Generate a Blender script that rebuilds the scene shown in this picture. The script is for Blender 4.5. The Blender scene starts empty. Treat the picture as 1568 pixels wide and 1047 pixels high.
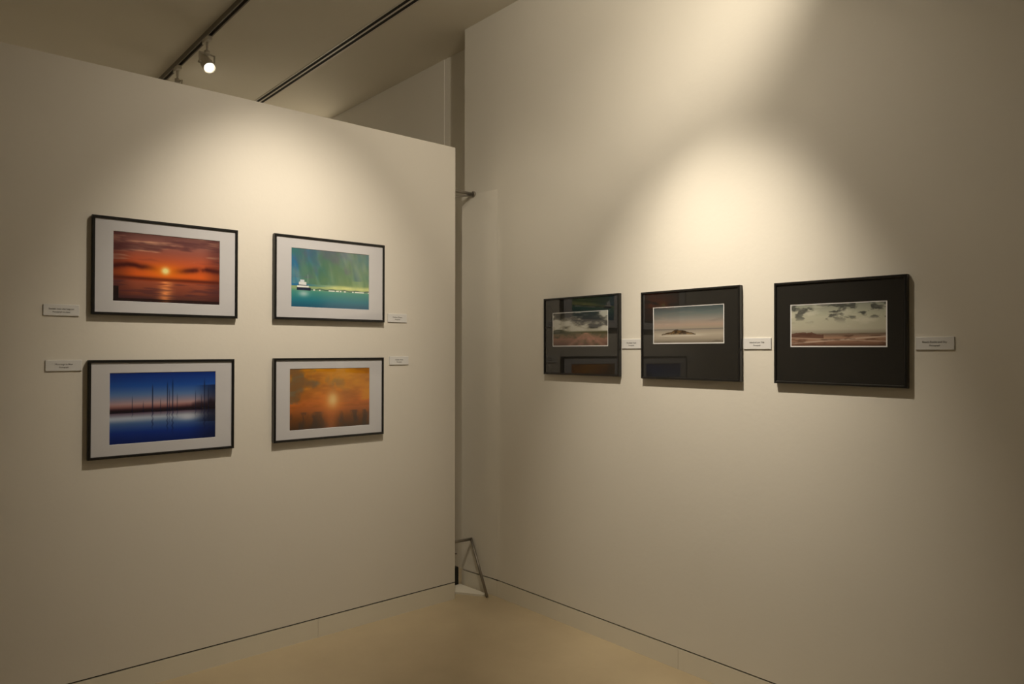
import bpy, bmesh, math, random
import numpy as np
from mathutils import Vector, Matrix

scene = bpy.context.scene
scene.view_settings.view_transform = 'Standard'
scene.view_settings.look = 'None'
scene.view_settings.exposure = 0.08
COL = scene.collection

# ------------------------------------------------------------------ materials
def new_mat(name):
    m = bpy.data.materials.new(name); m.use_nodes = True
    nt = m.node_tree
    return m, nt, nt.nodes['Principled BSDF']

def paint_mat(name, c1, c2, scale=3.0, rough=0.7, bump=0.05, bscale=60, coat=0.0):
    m, nt, b = new_mat(name)
    tc = nt.nodes.new('ShaderNodeTexCoord')
    n = nt.nodes.new('ShaderNodeTexNoise'); n.inputs['Scale'].default_value = scale
    n.inputs['Detail'].default_value = 5
    nt.links.new(tc.outputs['Object'], n.inputs['Vector'])
    r = nt.nodes.new('ShaderNodeValToRGB')
    r.color_ramp.elements[0].position = 0.3; r.color_ramp.elements[1].position = 0.7
    r.color_ramp.elements[0].color = (*c1, 1); r.color_ramp.elements[1].color = (*c2, 1)
    nt.links.new(n.outputs['Fac'], r.inputs['Fac'])
    nt.links.new(r.outputs['Color'], b.inputs['Base Color'])
    b.inputs['Roughness'].default_value = rough
    b.inputs['Coat Weight'].default_value = coat
    if bump > 0:
        n2 = nt.nodes.new('ShaderNodeTexNoise'); n2.inputs['Scale'].default_value = bscale
        n2.inputs['Detail'].default_value = 3
        nt.links.new(tc.outputs['Object'], n2.inputs['Vector'])
        bp = nt.nodes.new('ShaderNodeBump'); bp.inputs['Strength'].default_value = bump
        bp.inputs['Distance'].default_value = 0.01
        nt.links.new(n2.outputs['Fac'], bp.inputs['Height'])
        nt.links.new(bp.outputs['Normal'], b.inputs['Normal'])
    return m

M_WALL = paint_mat('wall_paint', (0.715, 0.685, 0.615), (0.745, 0.715, 0.645), 1.2, 0.62, 0.05, 45)
M_WALL2 = paint_mat('wall_paint_partition', (0.705, 0.67, 0.605), (0.735, 0.70, 0.635), 1.0, 0.62, 0.04, 45)
M_BASE = paint_mat('baseboard_paint', (0.72, 0.68, 0.58), (0.75, 0.71, 0.61), 2.0, 0.5, 0.03, 45)
M_CEIL = paint_mat('ceiling_paint', (0.72, 0.68, 0.585), (0.76, 0.72, 0.615), 1.0, 0.8, 0.04, 40)
M_GROOVE = paint_mat('groove_shadow_gap', (0.012, 0.011, 0.009), (0.02, 0.018, 0.015), 5, 0.9, 0)
M_BLACK = paint_mat('black_lacquer', (0.008, 0.008, 0.008), (0.014, 0.013, 0.012), 8, 0.28, 0)
M_WHITE = paint_mat('white_card', (0.68, 0.68, 0.68), (0.72, 0.72, 0.72), 4, 0.8, 0)
M_FIX = paint_mat('fixture_enamel', (0.62, 0.58, 0.50), (0.66, 0.62, 0.54), 6, 0.4, 0)
M_TRACK = paint_mat('track_metal', (0.16, 0.145, 0.12), (0.2, 0.18, 0.15), 6, 0.45, 0)
M_TEXT = paint_mat('label_ink', (0.03, 0.03, 0.03), (0.05, 0.05, 0.05), 6, 0.8, 0)
M_METAL = paint_mat('brace_steel', (0.22, 0.20, 0.17), (0.30, 0.27, 0.23), 9, 0.4, 0)
M_METAL.node_tree.nodes['Principled BSDF'].inputs['Metallic'].default_value = 0.6

def glazed(name, c, coat=1.0, rough=0.8):
    m = paint_mat(name, tuple(x*0.96 for x in c), c, 5, rough, 0, coat=coat)
    b = m.node_tree.nodes['Principled BSDF']
    b.inputs['Coat Roughness'].default_value = 0.01
    b.inputs['Coat IOR'].default_value = 1.6
    b.inputs['Specular IOR Level'].default_value = 0.1
    return m
M_MATW = glazed('white_mat_board', (0.60, 0.60, 0.635))
M_MATB = glazed('black_mat_board', (0.018, 0.017, 0.015))
M_BORDER = glazed('print_border', (0.75, 0.75, 0.76))

m, nt, b = new_mat('print_ink')
at = nt.nodes.new('ShaderNodeAttribute'); at.attribute_name = 'art'
nt.links.new(at.outputs['Color'], b.inputs['Base Color'])
b.inputs['Roughness'].default_value = 0.7
b.inputs['Specular IOR Level'].default_value = 0.1
b.inputs['Coat Weight'].default_value = 1.0
b.inputs['Coat Roughness'].default_value = 0.01
b.inputs['Coat IOR'].default_value = 1.6
M_PRINT = m

# floor: polished screed
m, nt, b = new_mat('polished_screed')
tc = nt.nodes.new('ShaderNodeTexCoord')
n = nt.nodes.new('ShaderNodeTexNoise'); n.inputs['Scale'].default_value = 1.3; n.inputs['Detail'].default_value = 8
n.inputs['Roughness'].default_value = 0.6
nt.links.new(tc.outputs['Object'], n.inputs['Vector'])
r = nt.nodes.new('ShaderNodeValToRGB')
r.color_ramp.elements[0].position = 0.3; r.color_ramp.elements[1].position = 0.72
r.color_ramp.elements[0].color = (0.41, 0.33, 0.21, 1); r.color_ramp.elements[1].color = (0.54, 0.445, 0.29, 1)
nt.links.new(n.outputs['Fac'], r.inputs['Fac']); nt.links.new(r.outputs['Color'], b.inputs['Base Color'])
b.inputs['Roughness'].default_value = 0.34
M_FLOOR = m

def emis(name, col, s):
    m, nt, b = new_mat(name)
    b.inputs['Base Color'].default_value = (*col, 1)
    b.inputs['Emission Color'].default_value = (*col, 1)
    b.inputs['Emission Strength'].default_value = s
    return m
M_BULB = emis('lamp_lens', (1.0, 0.90, 0.70), 14)

# ------------------------------------------------------------------ helpers
def mesh_obj(name, bm, mats, parent=None, smooth=False):
    me = bpy.data.meshes.new(name); bmesh.ops.recalc_face_normals(bm, faces=bm.faces[:])
    bm.to_mesh(me); bm.free()
    for mm in mats: me.materials.append(mm)
    if smooth:
        for p in me.polygons: p.use_smooth = True
    o = bpy.data.objects.new(name, me); COL.objects.link(o)
    if parent: o.parent = parent
    return o

def add_box(bm, x0, x1, y0, y1, z0, z1, mi=0):
    vs = [bm.verts.new((x, y, z)) for x in (x0, x1) for y in (y0, y1) for z in (z0, z1)]
    for f in ((0,1,3,2),(4,6,7,5),(0,4,5,1),(2,3,7,6),(0,2,6,4),(1,5,7,3)):
        fc = bm.faces.new([vs[i] for i in f]); fc.material_index = mi

def add_prism(bm, poly, z0, z1, mi=0):
    a = [bm.verts.new((x, y, z0)) for x, y in poly]; c = [bm.verts.new((x, y, z1)) for x, y in poly]
    bm.faces.new(a[::-1]).material_index = mi; bm.faces.new(c).material_index = mi
    for i in range(len(poly)):
        j = (i+1) % len(poly)
        bm.faces.new((a[i], a[j], c[j], c[i])).material_index = mi

def add_tube(bm, p0, p1, r0, r1=None, seg=16, mi=0):
    r1 = r0 if r1 is None else r1
    p0 = Vector(p0); p1 = Vector(p1); d = (p1-p0)
    q = d.to_track_quat('Z', 'Y')
    A = []; B = []
    for i in range(seg):
        a = 2*math.pi*i/seg; v = Vector((math.cos(a), math.sin(a), 0))
        A.append(bm.verts.new(p0 + q @ (v*r0))); B.append(bm.verts.new(p1 + q @ (v*r1)))
    for i in range(seg):
        j = (i+1) % seg
        f = bm.faces.new((A[i], A[j], B[j], B[i])); f.material_index = mi; f.smooth = True
    bm.faces.new(A[::-1]).material_index = mi; bm.faces.new(B).material_index = mi

def boxobj(name, *a, mat=None, parent=None):
    bm = bmesh.new(); add_box(bm, *a); return mesh_obj(name, bm, [mat], parent)

def empty(name, loc=(0,0,0), rotz=0):
    e = bpy.data.objects.new(name, None); e.empty_display_size = 0.1
    COL.objects.link(e); e.location = loc; e.rotation_euler = (0, 0, rotz)
    return e

# ------------------------------------------------------------------ room shell
CZ = 3.60
XL, XR2, YB, YF = -3.2, 3.01, -2.8, 8.0
boxobj('floor', XL-0.1, 3.2, YB-0.1, YF+0.1, -0.1, 0, mat=M_FLOOR)
boxobj('ceiling', XL-0.1, 3.2, YB-0.1, YF+0.1, CZ, CZ+0.1, mat=M_CEIL)
G0, G1 = 0.097, 0.104

# right wall (main) : plane x = 2.83, facing -x ; ends y=3.70, with a slightly splayed lower return
bm = bmesh.new()
add_box(bm, 2.83, 3.005, YB, 3.70, G1, CZ)
add_prism(bm, [(2.83, 3.37), (2.80, 3.69), (2.832, 3.70)], G1, 2.50)
add_box(bm, 2.838, 3.0, YB, 3.69, 0, G1, 1)
mesh_obj('wall_right', bm, [M_WALL, M_GROOVE])
bm = bmesh.new()
for y0, y1 in ((YB, 0.9), (0.9015, 2.04), (2.0415, 3.37)):
    add_box(bm, 2.83, 2.838, y0, y1, 0, G0)
add_prism(bm, [(2.83, 3.3705), (2.80, 3.69), (2.838, 3.69)], 0, G0)
mesh_obj('baseboard_right', bm, [M_BASE])

# far wall behind the partition (set back)
bm = bmesh.new()
add_box(bm, 3.014, 3.2, 3.70, 4.18, 0, CZ)
add_box(bm, XR2, 3.2, 4.18, YF, 0, CZ)
add_box(bm, 3.005, 3.2, 3.60, 3.70, 0, CZ)
mesh_obj('wall_far', bm, [M_WALL])
boxobj('wall_back', XL, 3.2, YF, YF+0.1, 0, CZ, mat=M_WALL)
boxobj('wall_left', XL-0.1, XL, YB, YF, 0, CZ, mat=M_WALL)
boxobj('wall_front', XL, 3.0, YB-0.1, YB, 0, CZ, mat=M_WALL)

# free-standing partition: plane y = 3.51 facing -y
PX, PY, PZ = 2.612, 3.51, 2.745
bm = bmesh.new()
add_box(bm, XL, PX, PY, PY+0.085, G1, PZ)
add_box(bm, XL, PX-0.006, PY+0.008, PY+0.077, 0, G1, 1)
mesh_obj('wall_partition', bm, [M_WALL2, M_GROOVE])
bm = bmesh.new()
for x0, x1 in ((XL, -0.2), (-0.1985, 1.72), (1.7215, PX)):
    add_box(bm, x0, x1, PY, PY+0.008, 0, G0)
mesh_obj('baseboard_partition', bm, [M_BASE])

# ------------------------------------------------------------------ ceiling slot diffuser
bm = bmesh.new()
sx = 2.35
add_box(bm, sx-0.040, sx-0.030, 0.5, 7.9, CZ-0.004, CZ+0.001, 0)
add_box(bm, sx-0.006, sx+0.006, 0.5, 7.9, CZ-0.004, CZ+0.001, 0)
add_box(bm, sx+0.030, sx+0.040, 0.5, 7.9, CZ-0.004, CZ+0.001, 0)
add_box(bm, sx-0.030, sx-0.006, 0.5, 7.9, CZ-0.002, CZ+0.001, 1)
add_box(bm, sx+0.006, sx+0.030, 0.5, 7.9, CZ-0.002, CZ+0.001, 1)
mesh_obj('linear_slot_diffuser', bm, [M_FIX, M_GROOVE])

# ------------------------------------------------------------------ lighting track
TX = 1.58
bm = bmesh.new()
add_box(bm, TX-0.018, TX+0.018, -2.0, 7.6, CZ-0.008, CZ, 0)
add_box(bm, TX-0.018, TX-0.010, -2.0, 7.6, CZ-0.034, CZ-0.008, 0)
add_box(bm, TX+0.010, TX+0.018, -2.0, 7.6, CZ-0.034, CZ-0.008, 0)
mesh_obj('lighting_track', bm, [M_TRACK])

WARM = (1.0, 0.875, 0.695)
def spotlight(loc, target, beams, drop=0.17, radius=0.035, lens_on=True):
    x, y = loc
    e = empty('track_spotlight', (x, y, CZ-0.0345))
    bm = bmesh.new()
    add_box(bm, -0.015, 0.015, -0.055, 0.055, -0.026, 0.0)
    add_tube(bm, (0, 0, -0.026), (0, 0, -drop+0.075), 0.008)
    add_tube(bm, (0, 0, -drop+0.085), (0, 0, -drop+0.06), 0.018)
    mesh_obj('track_adapter', bm, [M_FIX], e)
    piv = Vector((0, 0, -drop))
    d = (Vector(target) - (Vector(e.location) + piv)).normalized()
    q = (-d).to_track_quat('Z', 'Y')
    bm = bmesh.new()
    side = q @ Vector((1, 0, 0)); up = Vector((0, 0, 1))
    for s in (-1, 1):
        a = piv + side*0.052*s
        add_tube(bm, a, a + up*0.062, 0.005, seg=8)
        add_tube(bm, piv + side*0.036*s, a + side*0.006*s, 0.008, seg=10)
    add_tube(bm, piv - side*0.055 + up*0.064, piv + side*0.055 + up*0.064, 0.006, seg=8)
    mesh_obj('yoke', bm, [M_FIX], e)
    prof = [(0.0, 0.105), (0.018, 0.105), (0.022, 0.098), (0.028, 0.075), (0.033, 0.05), (0.039, 0.0),
            (0.041, -0.035), (0.041, -0.05), (0.037, -0.05), (0.031, -0.042)]
    bm = bmesh.new(); seg = 32; rings = []
    for r_, z_ in prof:
        if r_ == 0: rings.append([bm.verts.new((0, 0, z_))]); continue
        rings.append([bm.verts.new((r_*math.cos(2*math.pi*i/seg), r_*math.sin(2*math.pi*i/seg), z_)) for i in range(seg)])
    for A, B in zip(rings[:-1], rings[1:]):
        for i in range(seg):
            j = (i+1) % seg
            f = bm.faces.new((A[0], B[i], B[j])) if len(A) == 1 else bm.faces.new((A[i], A[j], B[j], B[i]))
            f.smooth = True
    # domed lens
    prev = rings[-1]
    for r_, z_ in ((0.027, -0.050), (0.017, -0.056)):
        cur = [bm.verts.new((r_*math.cos(2*math.pi*i/seg), r_*math.sin(2*math.pi*i/seg), z_)) for i in range(seg)]
        for i in range(seg):
            f = bm.faces.new((prev[i], prev[(i+1) % seg], cur[(i+1) % seg], cur[i])); f.material_index = 1; f.smooth = True
        prev = cur
    f = bm.faces.new(prev); f.material_index = 1
    o = mesh_obj('lamp_head', bm, [M_FIX, M_BULB if lens_on else M_FIX], e)
    o.matrix_local = Matrix.Translation(piv) @ q.to_matrix().to_4x4()
    for k, bmk in enumerate(beams):
        en, size, blend = bmk[:3]
        l = bpy.data.lights.new('lamp_beam', 'SPOT'); l.energy = en; l.spot_size = math.radians(size)
        l.spot_blend = blend; l.color = WARM; l.shadow_soft_size = radius
        lo = bpy.data.objects.new('lamp_beam', l); COL.objects.link(lo); lo.parent = e
        qq = q
        if len(bmk) > 3:
            qq = (-(Vector(bmk[3]) - (Vector(e.location) + piv))).to_track_quat('Z', 'Y')
        lo.matrix_local = Matrix.Translation(piv + d*0.10) @ qq.to_matrix().to_4x4()
    return e

# on the partition
spotlight((TX, 2.15), (1.50, 3.51, 1.58), [(118, 62, 1.0), (26, 125, 1.0), (20, 40, 1.0, (1.35, 3.51, 2.05))])
# on the right wall
spotlight((TX, 1.86), (2.83, 1.86, 1.22), [(165, 54, 1.0), (28, 125, 1.0), (50, 38, 1.0, (2.83, 1.72, 1.92))])
# high wash on right wall
spotlight((TX, 1.02), (2.83, 2.45, 3.40), [(78, 90, 0.75)])
# visible lamp behind partition pointing back over it
spotlight((TX, 4.86), (1.95, 2.9, 1.3), [(24, 76, 1.0)], radius=0.05)
# turned to the far side
spotlight((TX, 5.50), (3.0, 6.0, 2.95), [(170, 54, 1.0), (60, 110, 1.0, (3.0, 6.4, 1.2))])
spotlight((TX, 7.30), (-1.0, 8.0, 1.2), [(150, 100, 1.0)])  # unseen lamp, added behind the partition to bounce light onto the ceiling
# unseen fill lamp added behind the viewer for bounce light
spotlight((TX, -1.2), (-1.0, -2.8, 1.2), [(85, 100, 1.0)])

# ------------------------------------------------------------------ art painting
W, H = 240, 160
U, V = np.meshgrid(np.linspace(0, 1, W), np.linspace(0, 1, H))
def vn(fx, fy, seed, u=U, v=V):
    rng = np.random.RandomState(seed)
    g = rng.rand(int(fy)+3, int(fx)+3)
    x = np.clip(u, 0, 1)*fx; y = np.clip(v, 0, 1)*fy
    xi = x.astype(int); yi = y.astype(int); a = x-xi; b_ = y-yi
    a = a*a*(3-2*a); b_ = b_*b_*(3-2*b_)
    return (g[yi, xi]*(1-a)+g[yi, xi+1]*a)*(1-b_) + (g[yi+1, xi]*(1-a)+g[yi+1, xi+1]*a)*b_
def fbm(fx, fy, seed, oct=4, u=U, v=V):
    s = 0; w = 0; amp = 1
    for k in range(oct):
        s = s + amp*vn(fx*2**k, fy*2**k, seed+k, u, v); w += amp; amp *= 0.55
    return s/w
def ss(a, b_, x):
    t = np.clip((x-a)/(b_-a), 0, 1); return t*t*(3-2*t)
def C(*c): return np.array(c, float)/255
def grad(v, stops):
    out = np.zeros(v.shape+(3,)); ps = [s[0] for s in stops]
    for k in range(3): out[..., k] = np.interp(v, ps, [s[1][k]/255 for s in stops])
    return out
def mix(img, col, f):
    f = np.clip(f, 0, 1)[..., None]; return img*(1-f) + np.asarray(col)*f
def gauss(x, s): return np.exp(-(x/s)**2)

def art_sunset():
    im = grad(V, [(0, (66, 40, 42)), (0.15, (130, 68, 52)), (0.30, (160, 82, 58)), (0.33, (150, 60, 30)), (0.40, (225, 100, 35)),
                  (0.5, (215, 95, 40)), (0.62, (195, 92, 58)), (0.75, (160, 90, 76)), (0.88, (150, 98, 90)), (1, (110, 72, 70))])
    vv = np.clip(V+0.15*(U-.3)*(1-V), 0, 1)
    st = fbm(3, 16, 4, v=vv)
    im = mix(im, C(232, 178, 145), ss(0.50, 0.72, st)*(V > 0.6)*0.75)
    st2 = fbm(3, 13, 7, v=vv)
    im = mix(im, C(88, 52, 56), ss(0.50, 0.72, st2)*ss(.58, .7, V)*0.7)
    im = mix(im, C(60, 28, 34), np.maximum(ss(.22, .0, U), ss(.8, 1.0, U))*0.5)
    cl = 0.50 + 0.03*np.sin(U*9) + 0.03*(fbm(8, 2, 9)-.5)
    im = mix(im, C(70, 24, 24), gauss(V-cl, 0.04)*ss(0.35, 0.6, fbm(6, 3, 12)+0.25)*np.clip(np.abs(U-.47)*4+0.15, 0, .95))
    im = mix(im, C(85, 34, 26), gauss(V-0.345, 0.02)*0.8)
    glow = np.exp(-(((U-.47)/.16)**2+((V-.47)/.10)**2)); im = mix(im, C(255, 135, 25), glow*0.85)
    core = np.exp(-(((U-.47)/.035)**2+((V-.475)/.05)**2)); im = mix(im, C(255, 240, 160), core*1.3)
    wv = fbm(5, 40, 21, 2)
    im = mix(im, C(255, 160, 95), gauss(U-.47, .06)*(V < .32)*ss(.2, .55, wv)*0.95)
    im = mix(im, C(72, 42, 52), (V < .31)*ss(.5, .75, wv)*0.5)
    im = mix(im, C(25, 14, 16), (V < .05)*0.7)
    im = mix(im, C(20, 12, 16), ((U < .05) & (V < .22))*0.8)
    return im
def art_harbour():
    d = np.clip(U*0.85 + (V)*0.12, 0, 1)
    s = fbm(9, 2, 31, 3, u=d)
    g2 = fbm(4, 3, 37)
    im = grad(V, [(0, (24, 86, 120)), (0.12, (30, 118, 140)), (0.27, (70, 145, 135)), (0.33, (150, 175, 130)), (0.40, (140, 165, 100)), (0.55, (110, 145, 105)), (1, (95, 122, 112))])
    im = mix(im, C(36, 112, 168), (V > .36)*np.clip(ss(.6, .0, U)*0.95 + (g2-.5)*.9, 0, .95))
    im = mix(im, C(60, 95, 115), (V > .5)*ss(.4, .8, s)*.65)
    im = mix(im, C(150, 175, 150), (V > .4)*ss(.5, .8, fbm(10, 2, 39, 3, u=d))*.45)
    im = mix(im, C(70, 110, 80), (V > .4)*ss(.55, .35, s)*.5)
    im = mix(im, C(95, 90, 125), (V > .5)*ss(.5, .75, fbm(6, 3, 33, u=d))*.45)
    im = mix(im, C(225, 228, 150), gauss(V-.36, .035)*ss(.25, .6, U)*(0.5+.5*fbm(20, 3, 41)))
    im = mix(im, C(25, 45, 55), gauss(V-.315-.008*np.sin(U*40), .009)*(U > .2)*0.7)
    im = mix(im, C(235, 240, 235), (np.abs(V-.30) < .009)*(U > .24)*(fbm(40, 1, 43, 2) > .5))
    im = mix(im, C(235, 240, 240), ((np.abs(U-.14) < .07) & (V > .31) & (V < .37)))
    im = mix(im, C(225, 230, 235), ((np.abs(U-.135) < .045) & (V >= .37) & (V < .43)))
    im = mix(im, C(215, 225, 235), ((np.abs(U-.13) < .025) & (V >= .43) & (V < .47)))
    im = mix(im, C(16, 30, 60), ((np.abs(U-.15) < .085) & (V > .285) & (V < .335)))
    im = mix(im, C(30, 50, 70), ((np.abs(U-.14) < .06) & (np.abs(V-.375) < .008)))
    im = mix(im, C(190, 205, 215), gauss(U-.20, .003)*(V > .42)*(V < .56)*.5)
    im = mix(im, C(200, 220, 225), gauss(U-.15, .06)*gauss(V-.23, .05)*.7)
    return im
def art_blue():
    im = grad(V, [(0, (8, 32, 100)), (0.15, (14, 50, 140)), (0.28, (75, 108, 165)), (0.36, (165, 178, 200)), (0.42, (110, 98, 120)), (0.455, (35, 22, 35)),
                  (0.50, (150, 100, 100)), (0.56, (180, 150, 155)), (0.68, (95, 126, 180)), (0.82, (28, 80, 170)), (1, (8, 44, 130))])
    im = mix(im, C(14, 18, 44), ss(.75, 1.0, U + .05*(fbm(8, 3, 51)-.5))*(V > .25)*(V < .8)*0.65)
    im = mix(im, C(12, 14, 34), ss(.70, 1.0, U)*(V <= .45)*0.5)
    tr = 0.49 + 0.10*ss(.6, 1., U)*fbm(20, 2, 55)*1.4
    im = mix(im, C(24, 18, 30), ss(.05, -.05, V-tr)*(V > .43)*0.75)
    for mx, top, wd in ((.385, .86, .005), (.525, .9, .0045), (.575, .93, .005), (.62, .72, .003), (.80, .75, .003), (.89, .92, .005), (.93, .8, .004), (.2, .7, .003), (.46, .65, .003), (.545, .8, .003), (.30, .62, .003), (.86, .7, .003)):
        im = mix(im, C(20, 30, 60), gauss(U-mx, wd)*ss(top, top-.12, V)*(V > .44)*.85)
        im = mix(im, C(16, 24, 60), gauss(U-mx-.004*np.sin(V*80), wd*1.2)*ss(1-top, 1-top+.15, V)*(V < .46)*.6)
    im = mix(im, C(215, 220, 235), gauss(V-.33, .05)*np.exp(-((U-.72)/.1)**2)*.7)
    im = mix(im, C(190, 205, 230), gauss(V-.35, .035)*ss(.8, .1, U)*.6)
    return im
def art_golden():
    n = fbm(5, 4, 61); n2 = fbm(3, 6, 67)
    im = grad(V, [(0, (78, 52, 32)), (0.18, (125, 75, 35)), (0.3, (172, 98, 45)), (0.42, (212, 115, 45)), (0.7, (215, 138, 40)), (1, (212, 138, 22))])
    im = mix(im, C(112, 108, 94), ss(.40, .62, n)*(V > .42)*ss(.9, .3, U)*.85)
    im = mix(im, C(240, 170, 40), ss(.5, .75, n2)*(V > .35)*.5)
    im = mix(im, C(150, 90, 35), ss(.55, .3, n2)*(V > .35)*.5)
    im = mix(im, C(60, 54, 52), (V < .28)*ss(.4, .7, fbm(16, 5, 71))*.55)
    im = mix(im, C(250, 140, 45), np.exp(-(((U-.52)/.18)**2+((V-.45)/.2)**2))*.8)
    im = mix(im, C(255, 225, 155), np.exp(-(((U-.52)/.07)**2+((V-.47)/.13)**2))*.85)
    im = mix(im, C(225, 125, 55), gauss(U-.5, .08)*(V < .3)*.5)
    return im*.93
def art_moor():
    im = grad(V, [(0, (95, 66, 52)), (0.2, (145, 102, 84)), (0.33, (115, 95, 66)), (0.40, (95, 95, 70)), (0.44, (195, 192, 178)), (0.6, (175, 172, 158)), (0.8, (125, 122, 112)), (1, (75, 73, 68))])
    n = fbm(4, 6, 81, 5)
    im = mix(im, C(225, 224, 214), (V > .44)*ss(.46, .62, n)*.85)
    im = mix(im, C(55, 55, 53), (V > .5)*ss(.5, .34, n)*.8)
    im = mix(im, C(50, 55, 38), (V > .36)*(V < .47+.03*np.sin(U*15))*ss(.4, .1, U)*.8)
    im = mix(im, C(70, 70, 42), (V < .38)*ss(.45, .7, fbm(12, 8, 85))*.6)
    for k in (-.34, -.12, .12, .34):
        im = mix(im, C(195, 140, 120), (V < .38)*gauss(U-(.62+k*(.40-V)*2.2), .025+.09*(.4-V))*.4)
    return im*.9
def art_island():
    im = grad(V, [(0, (118, 110, 98)), (0.12, (165, 156, 142)), (0.25, (182, 172, 156)), (0.36, (150, 142, 132)), (0.40, (160, 148, 134)), (0.5, (172, 152, 138)), (0.65, (146, 142, 136)), (0.82, (98, 110, 110)), (1, (66, 78, 82))])
    im = mix(im, C(120, 118, 112), (V > .5)*ss(.5, .75, fbm(3, 10, 94))*.4)
    im = mix(im, C(70, 72, 74), gauss(V-.375, .01)*.5)
    rock = .25 + .10*np.exp(-((U-.38)/.09)**4) + .05*np.exp(-((U-.25)/.10)**2) + .05*np.exp(-((U-.50)/.07)**2) + .07*(fbm(18, 2, 91)-.5)
    im = mix(im, C(62, 50, 38), ((V < rock) & (V > .21) & (U > .12) & (U < .62))*1.0)
    im = mix(im, C(128, 100, 62), ((V < rock-.02) & (V > .22) & (U > .14) & (U < .6))*ss(.42, .65, fbm(30, 20, 95))*.8)
    im = mix(im, C(215, 208, 195), gauss(V-.21, .035)*ss(.02, .2, U)*ss(.9, .5, U)*.75)
    im = mix(im, C(92, 84, 76), (V < .16)*ss(.5, .75, fbm(5, 18, 97))*.5)
    return im*.93
def art_beach():
    im = grad(V, [(0, (95, 66, 52)), (0.1, (152, 116, 96)), (0.2, (168, 134, 112)), (0.28, (120, 102, 88)), (0.31, (155, 150, 135)), (0.4, (190, 186, 168)), (0.7, (195, 195, 175)), (1, (150, 155, 142))])
    n = fbm(9, 9, 103, 5)
    im = mix(im, C(78, 80, 76), (V > .5)*ss(.49, .62, n)*ss(.5, .8, V)*.95)
    im = mix(im, C(225, 223, 206), (V > .45)*ss(.55, .8, fbm(5, 5, 107))*.5)
    r_ = .27 + .07*np.exp(-((U-.2)/.07)**2)*fbm(20, 2, 109)*1.3 + .05*np.exp(-((U-.08)/.08)**2) + .04*(fbm(24, 2, 113)-.5)
    im = mix(im, C(98, 66, 54), ((V < r_) & (V > .18) & (U < .36))*.8)
    im = mix(im, C(225, 208, 192), (V < .24)*gauss(V-(.06+.16*U), .018)*.7)
    im = mix(im, C(215, 198, 182), (V < .26)*gauss(V-(.2-.1*U), .012)*.6)
    im = mix(im, C(85, 60, 48), (V < .3)*ss(.5, .7, fbm(8, 26, 111))*.6)
    return im*.92

def add_print(parent, cx, cz, w, h, y, img):
    img = np.clip(img, 0, 1)
    lin = np.where(img <= .04045, img/12.92, ((img+.055)/1.055)**2.4)
    X = cx + (U-.5)*w; Z = cz + (V-.5)*h
    co = np.stack([X, np.full_like(X, y), Z], -1).reshape(-1, 3)
    i, j = np.meshgrid(np.arange(W-1), np.arange(H-1)); a = (j*W+i).ravel()
    faces = np.stack([a, a+1, a+W+1, a+W], -1)
    me = bpy.data.meshes.new('print'); me.from_pydata(co.tolist(), [], faces.tolist())
    ca = me.color_attributes.new('art', 'FLOAT_COLOR', 'POINT')
    ca.data.foreach_set('color', np.concatenate([lin.reshape(-1, 3), np.ones((W*H, 1))], 1).ravel().astype(np.float32))
    me.materials.append(M_PRINT)
    o = bpy.data.objects.new('print', me); COL.objects.link(o); o.parent = parent

def ring_mesh(name, rings, mats, parent, mis):
    """rings: list of (x0,x1,z0,z1,y)"""
    bm = bmesh.new(); R = []
    for x0, x1, z0, z1, y in rings:
        R.append([bm.verts.new(p) for p in ((x0, y, z0), (x1, y, z0), (x1, y, z1), (x0, y, z1))])
    for k, (A, B) in enumerate(zip(R[:-1], R[1:])):
        for i in range(4):
            j = (i+1) % 4
            bm.faces.new((A[i], A[j], B[j], B[i])).material_index = mis[k]
    return bm, R

def framed(loc, rotz, w, h, art, win, mould, black, depth=0.025, roll=0.0):
    e = empty('framed_photograph', loc, rotz)
    e.rotation_euler = (0, roll, rotz)
    hw, hh = w/2, h/2
    def R(ins, y): return (-hw+ins, hw-ins, -hh+ins, hh-ins, y)
    bm, r = ring_mesh('frame', [R(0.001, 0), R(0, -0.004), R(0, -depth+0.002), R(0.002, -depth), R(mould-0.002, -depth),
                                R(mould, -depth+0.002), R(mould, -depth+0.012)], [M_BLACK], e, [0]*6)
    bm.faces.new(r[0]); bm.faces.new(r[-1])
    mesh_obj('frame_moulding', bm, [M_BLACK], e)
    x0, x1, z0, z1 = win
    ym = -depth+0.006
    if black:
        bd = 0.0045
        bm, r = ring_mesh('mat', [R(mould, ym), (x0-bd-.001, x1+bd+.001, z0-bd-.001, z1+bd+.001, ym), (x0-bd, x1+bd, z0-bd, z1+bd, ym+0.002)],
                          None, None, [0, 0])
        mesh_obj('mat_board', bm, [M_MATB], e)
        bm, r = ring_mesh('b', [(x0-bd, x1+bd, z0-bd, z1+bd, ym+0.002), (x0, x1, z0, z1, ym+0.002)], None, None, [0])
        mesh_obj('print_border', bm, [M_BORDER], e)
    else:
        bm, r = ring_mesh('mat', [R(mould, ym), (x0-.0015, x1+.0015, z0-.0015, z1+.0015, ym), (x0, x1, z0, z1, ym+0.002)], None, None, [0, 0])
        mesh_obj('mat_board', bm, [M_MATW], e)
    add_print(e, (x0+x1)/2, (z0+z1)/2, x1-x0, z1-z0, ym+0.0022, art)
    return e

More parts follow.
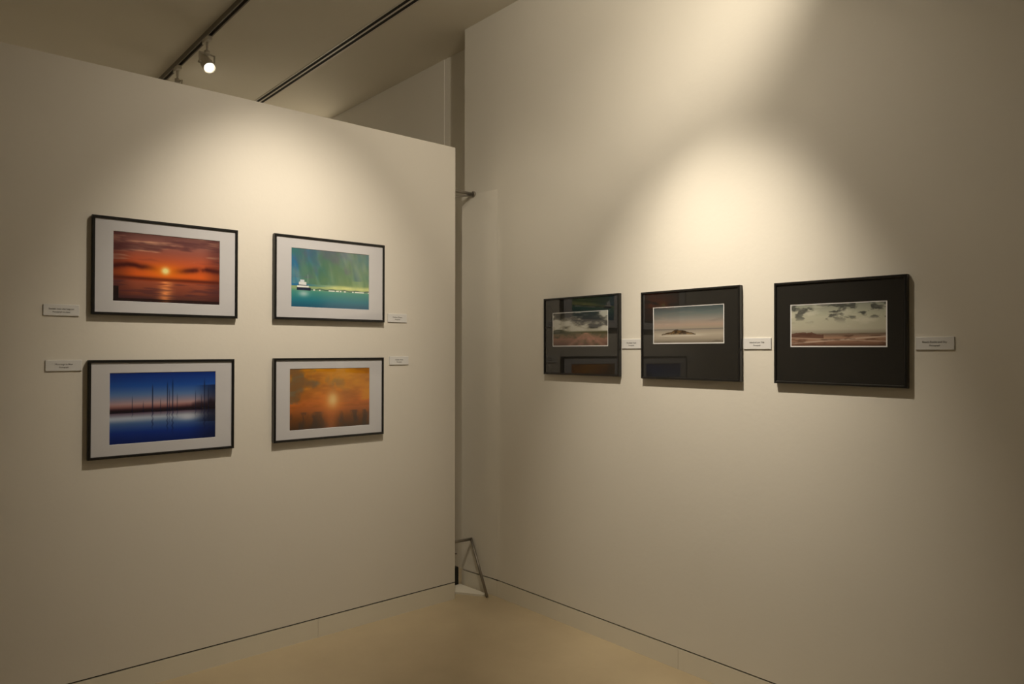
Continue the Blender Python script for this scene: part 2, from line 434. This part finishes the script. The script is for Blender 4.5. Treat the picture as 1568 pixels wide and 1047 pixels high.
def left_frame(x0, x1, z0, z1, ix0, ix1, iz0, iz1, art):
    cx, cz = (x0+x1)/2, (z0+z1)/2
    framed((cx, PY, cz), 0, x1-x0, z1-z0, art, (ix0-cx, ix1-cx, iz0-cz, iz1-cz), 0.012, False)
left_frame(0.662, 1.284, 1.659, 2.088, 0.745, 1.198, 1.722, 2.026, art_sunset())
left_frame(1.467, 2.104, 1.663, 2.095, 1.559, 2.006, 1.730, 2.031, art_harbour())
left_frame(0.651, 1.270, 1.034, 1.463, 0.735, 1.182, 1.094, 1.405, art_blue())
left_frame(1.467, 2.100, 1.040, 1.466, 1.553, 2.011, 1.097, 1.410, art_golden())

def right_frame(ya, yb, z0, z1, iya, iyb, iz0, iz1, art, roll=0.0):
    cy, cz = (ya+yb)/2, (z0+z1)/2
    framed((2.83, cy, cz), -math.pi/2, ya-yb, z1-z0, art, (cy-iya, cy-iyb, iz0-cz, iz1-cz), 0.010, True, roll=roll)
right_frame(2.934, 2.382, 1.372, 1.797, 2.863, 2.462, 1.532, 1.711, art_moor())
right_frame(2.240, 1.695, 1.367, 1.791, 2.165, 1.781, 1.541, 1.710, art_island())
right_frame(1.536, 1.0155, 1.366, 1.785, 1.462, 1.091, 1.522, 1.688, art_beach(), math.radians(0.3))

# ------------------------------------------------------------------ wall labels
def label(loc, rotz, w, h, l1, l2):
    e = empty('wall_label', loc, rotz)
    bm = bmesh.new(); add_box(bm, -w/2, w/2, -0.005, 0, -h/2, h/2)
    bmesh.ops.bevel(bm, geom=bm.edges[:], offset=0.0008, segments=1, affect='EDGES')
    mesh_obj('label_card', bm, [M_WHITE], e)
    for t, z, s in ((l1, 0.002, 0.0095), (l2, -0.010, 0.0075)):
        c = bpy.data.curves.new('label_text', 'FONT'); c.body = t; c.size = s; c.align_x = 'CENTER'; c.extrude = 0.0002
        c.materials.append(M_TEXT)
        o = bpy.data.objects.new('label_text', c); COL.objects.link(o); o.parent = e
        o.location = (0, -0.0054, z); o.rotation_euler = (math.pi/2, 0, 0)
for x0, x1, z0, z1, a, b_ in ((.490, .620, 1.650, 1.697, 'Sunset over the Lagoon', 'Photograph on paper'),
                              (.499, .631, 1.418, 1.464, 'Moorings in Blue', 'Photograph'),
                              (2.136, 2.262, 1.666, 1.714, 'Harbour Dream', 'Photograph'),
                              (2.148, 2.274, 1.424, 1.472, 'Golden Hour', 'Photograph')):
    label(((x0+x1)/2, PY, (z0+z1)/2), 0, x1-x0, z1-z0, a, b_)
for ya, yb, z0, z1, a, b_ in ((2.377, 2.252, 1.514, 1.562, 'Moorland Track', 'Photograph'),
                              (1.690, 1.560, 1.510, 1.558, 'Island at Low Tide', 'Photograph'),
                              (.994, .868, 1.506, 1.552, 'Beach Rocks and Sky', 'Photograph')):
    label((2.83, (ya+yb)/2, (z0+z1)/2), -math.pi/2, ya-yb, z1-z0, a, b_)

# ------------------------------------------------------------------ braces between partition and wall
bm = bmesh.new()
add_tube(bm, (2.807, 3.585, 2.50), (2.55, 3.602, 2.512), 0.010)
add_tube(bm, (2.813, 3.580, 2.50), (2.803, 3.581, 2.50), 0.019)
add_tube(bm, (2.80, 3.583, 2.492), (2.60, 3.602, 2.45), 0.005)
add_box(bm, 2.52, 2.58, 3.594, 3.60, 2.44, 2.54)
mesh_obj('wall_tie_bracket', bm, [M_METAL])
bm = bmesh.new()
add_tube(bm, (2.800, 3.585, 0.316), (2.55, 3.605, 0.318), 0.009)
add_tube(bm, (2.797, 3.588, 0.320), (2.775, 3.400, 0.004), 0.0085)
add_tube(bm, (2.70, 3.612, 0.235), (2.60, 3.604, 0.25), 0.004)
add_box(bm, 2.52, 2.58, 3.594, 3.60, 0.22, 0.34)
mesh_obj('partition_floor_brace', bm, [M_METAL])
bm = bmesh.new()
add_prism(bm, [(2.63, 3.60), (2.672, 3.575), (2.765, 3.43), (2.797, 3.42), (2.786, 3.685), (2.63, 3.685)], 0, 0.012)
mesh_obj('floor_plate', bm, [M_BASE])
bm = bmesh.new(); add_box(bm, 2.735, 2.785, 3.70, 3.76, 0, 0.118)
bmesh.ops.bevel(bm, geom=bm.edges[:], offset=0.004, segments=2, affect='EDGES')
mesh_obj('cable_box', bm, [M_BLACK])

# ------------------------------------------------------------------ world & camera
w = bpy.data.worlds.new('World'); scene.world = w; w.use_nodes = True
w.node_tree.nodes['Background'].inputs['Color'].default_value = (0.02, 0.018, 0.012, 1)
cam = bpy.data.cameras.new('Camera'); co = bpy.data.objects.new('Camera', cam); COL.objects.link(co)
cam.sensor_width = 36; cam.lens = 25.16
co.location = (0, 0, 1.5)
co.rotation_euler = (math.radians(90.757), 0, -math.atan2(.6587, .7524))
scene.camera = co
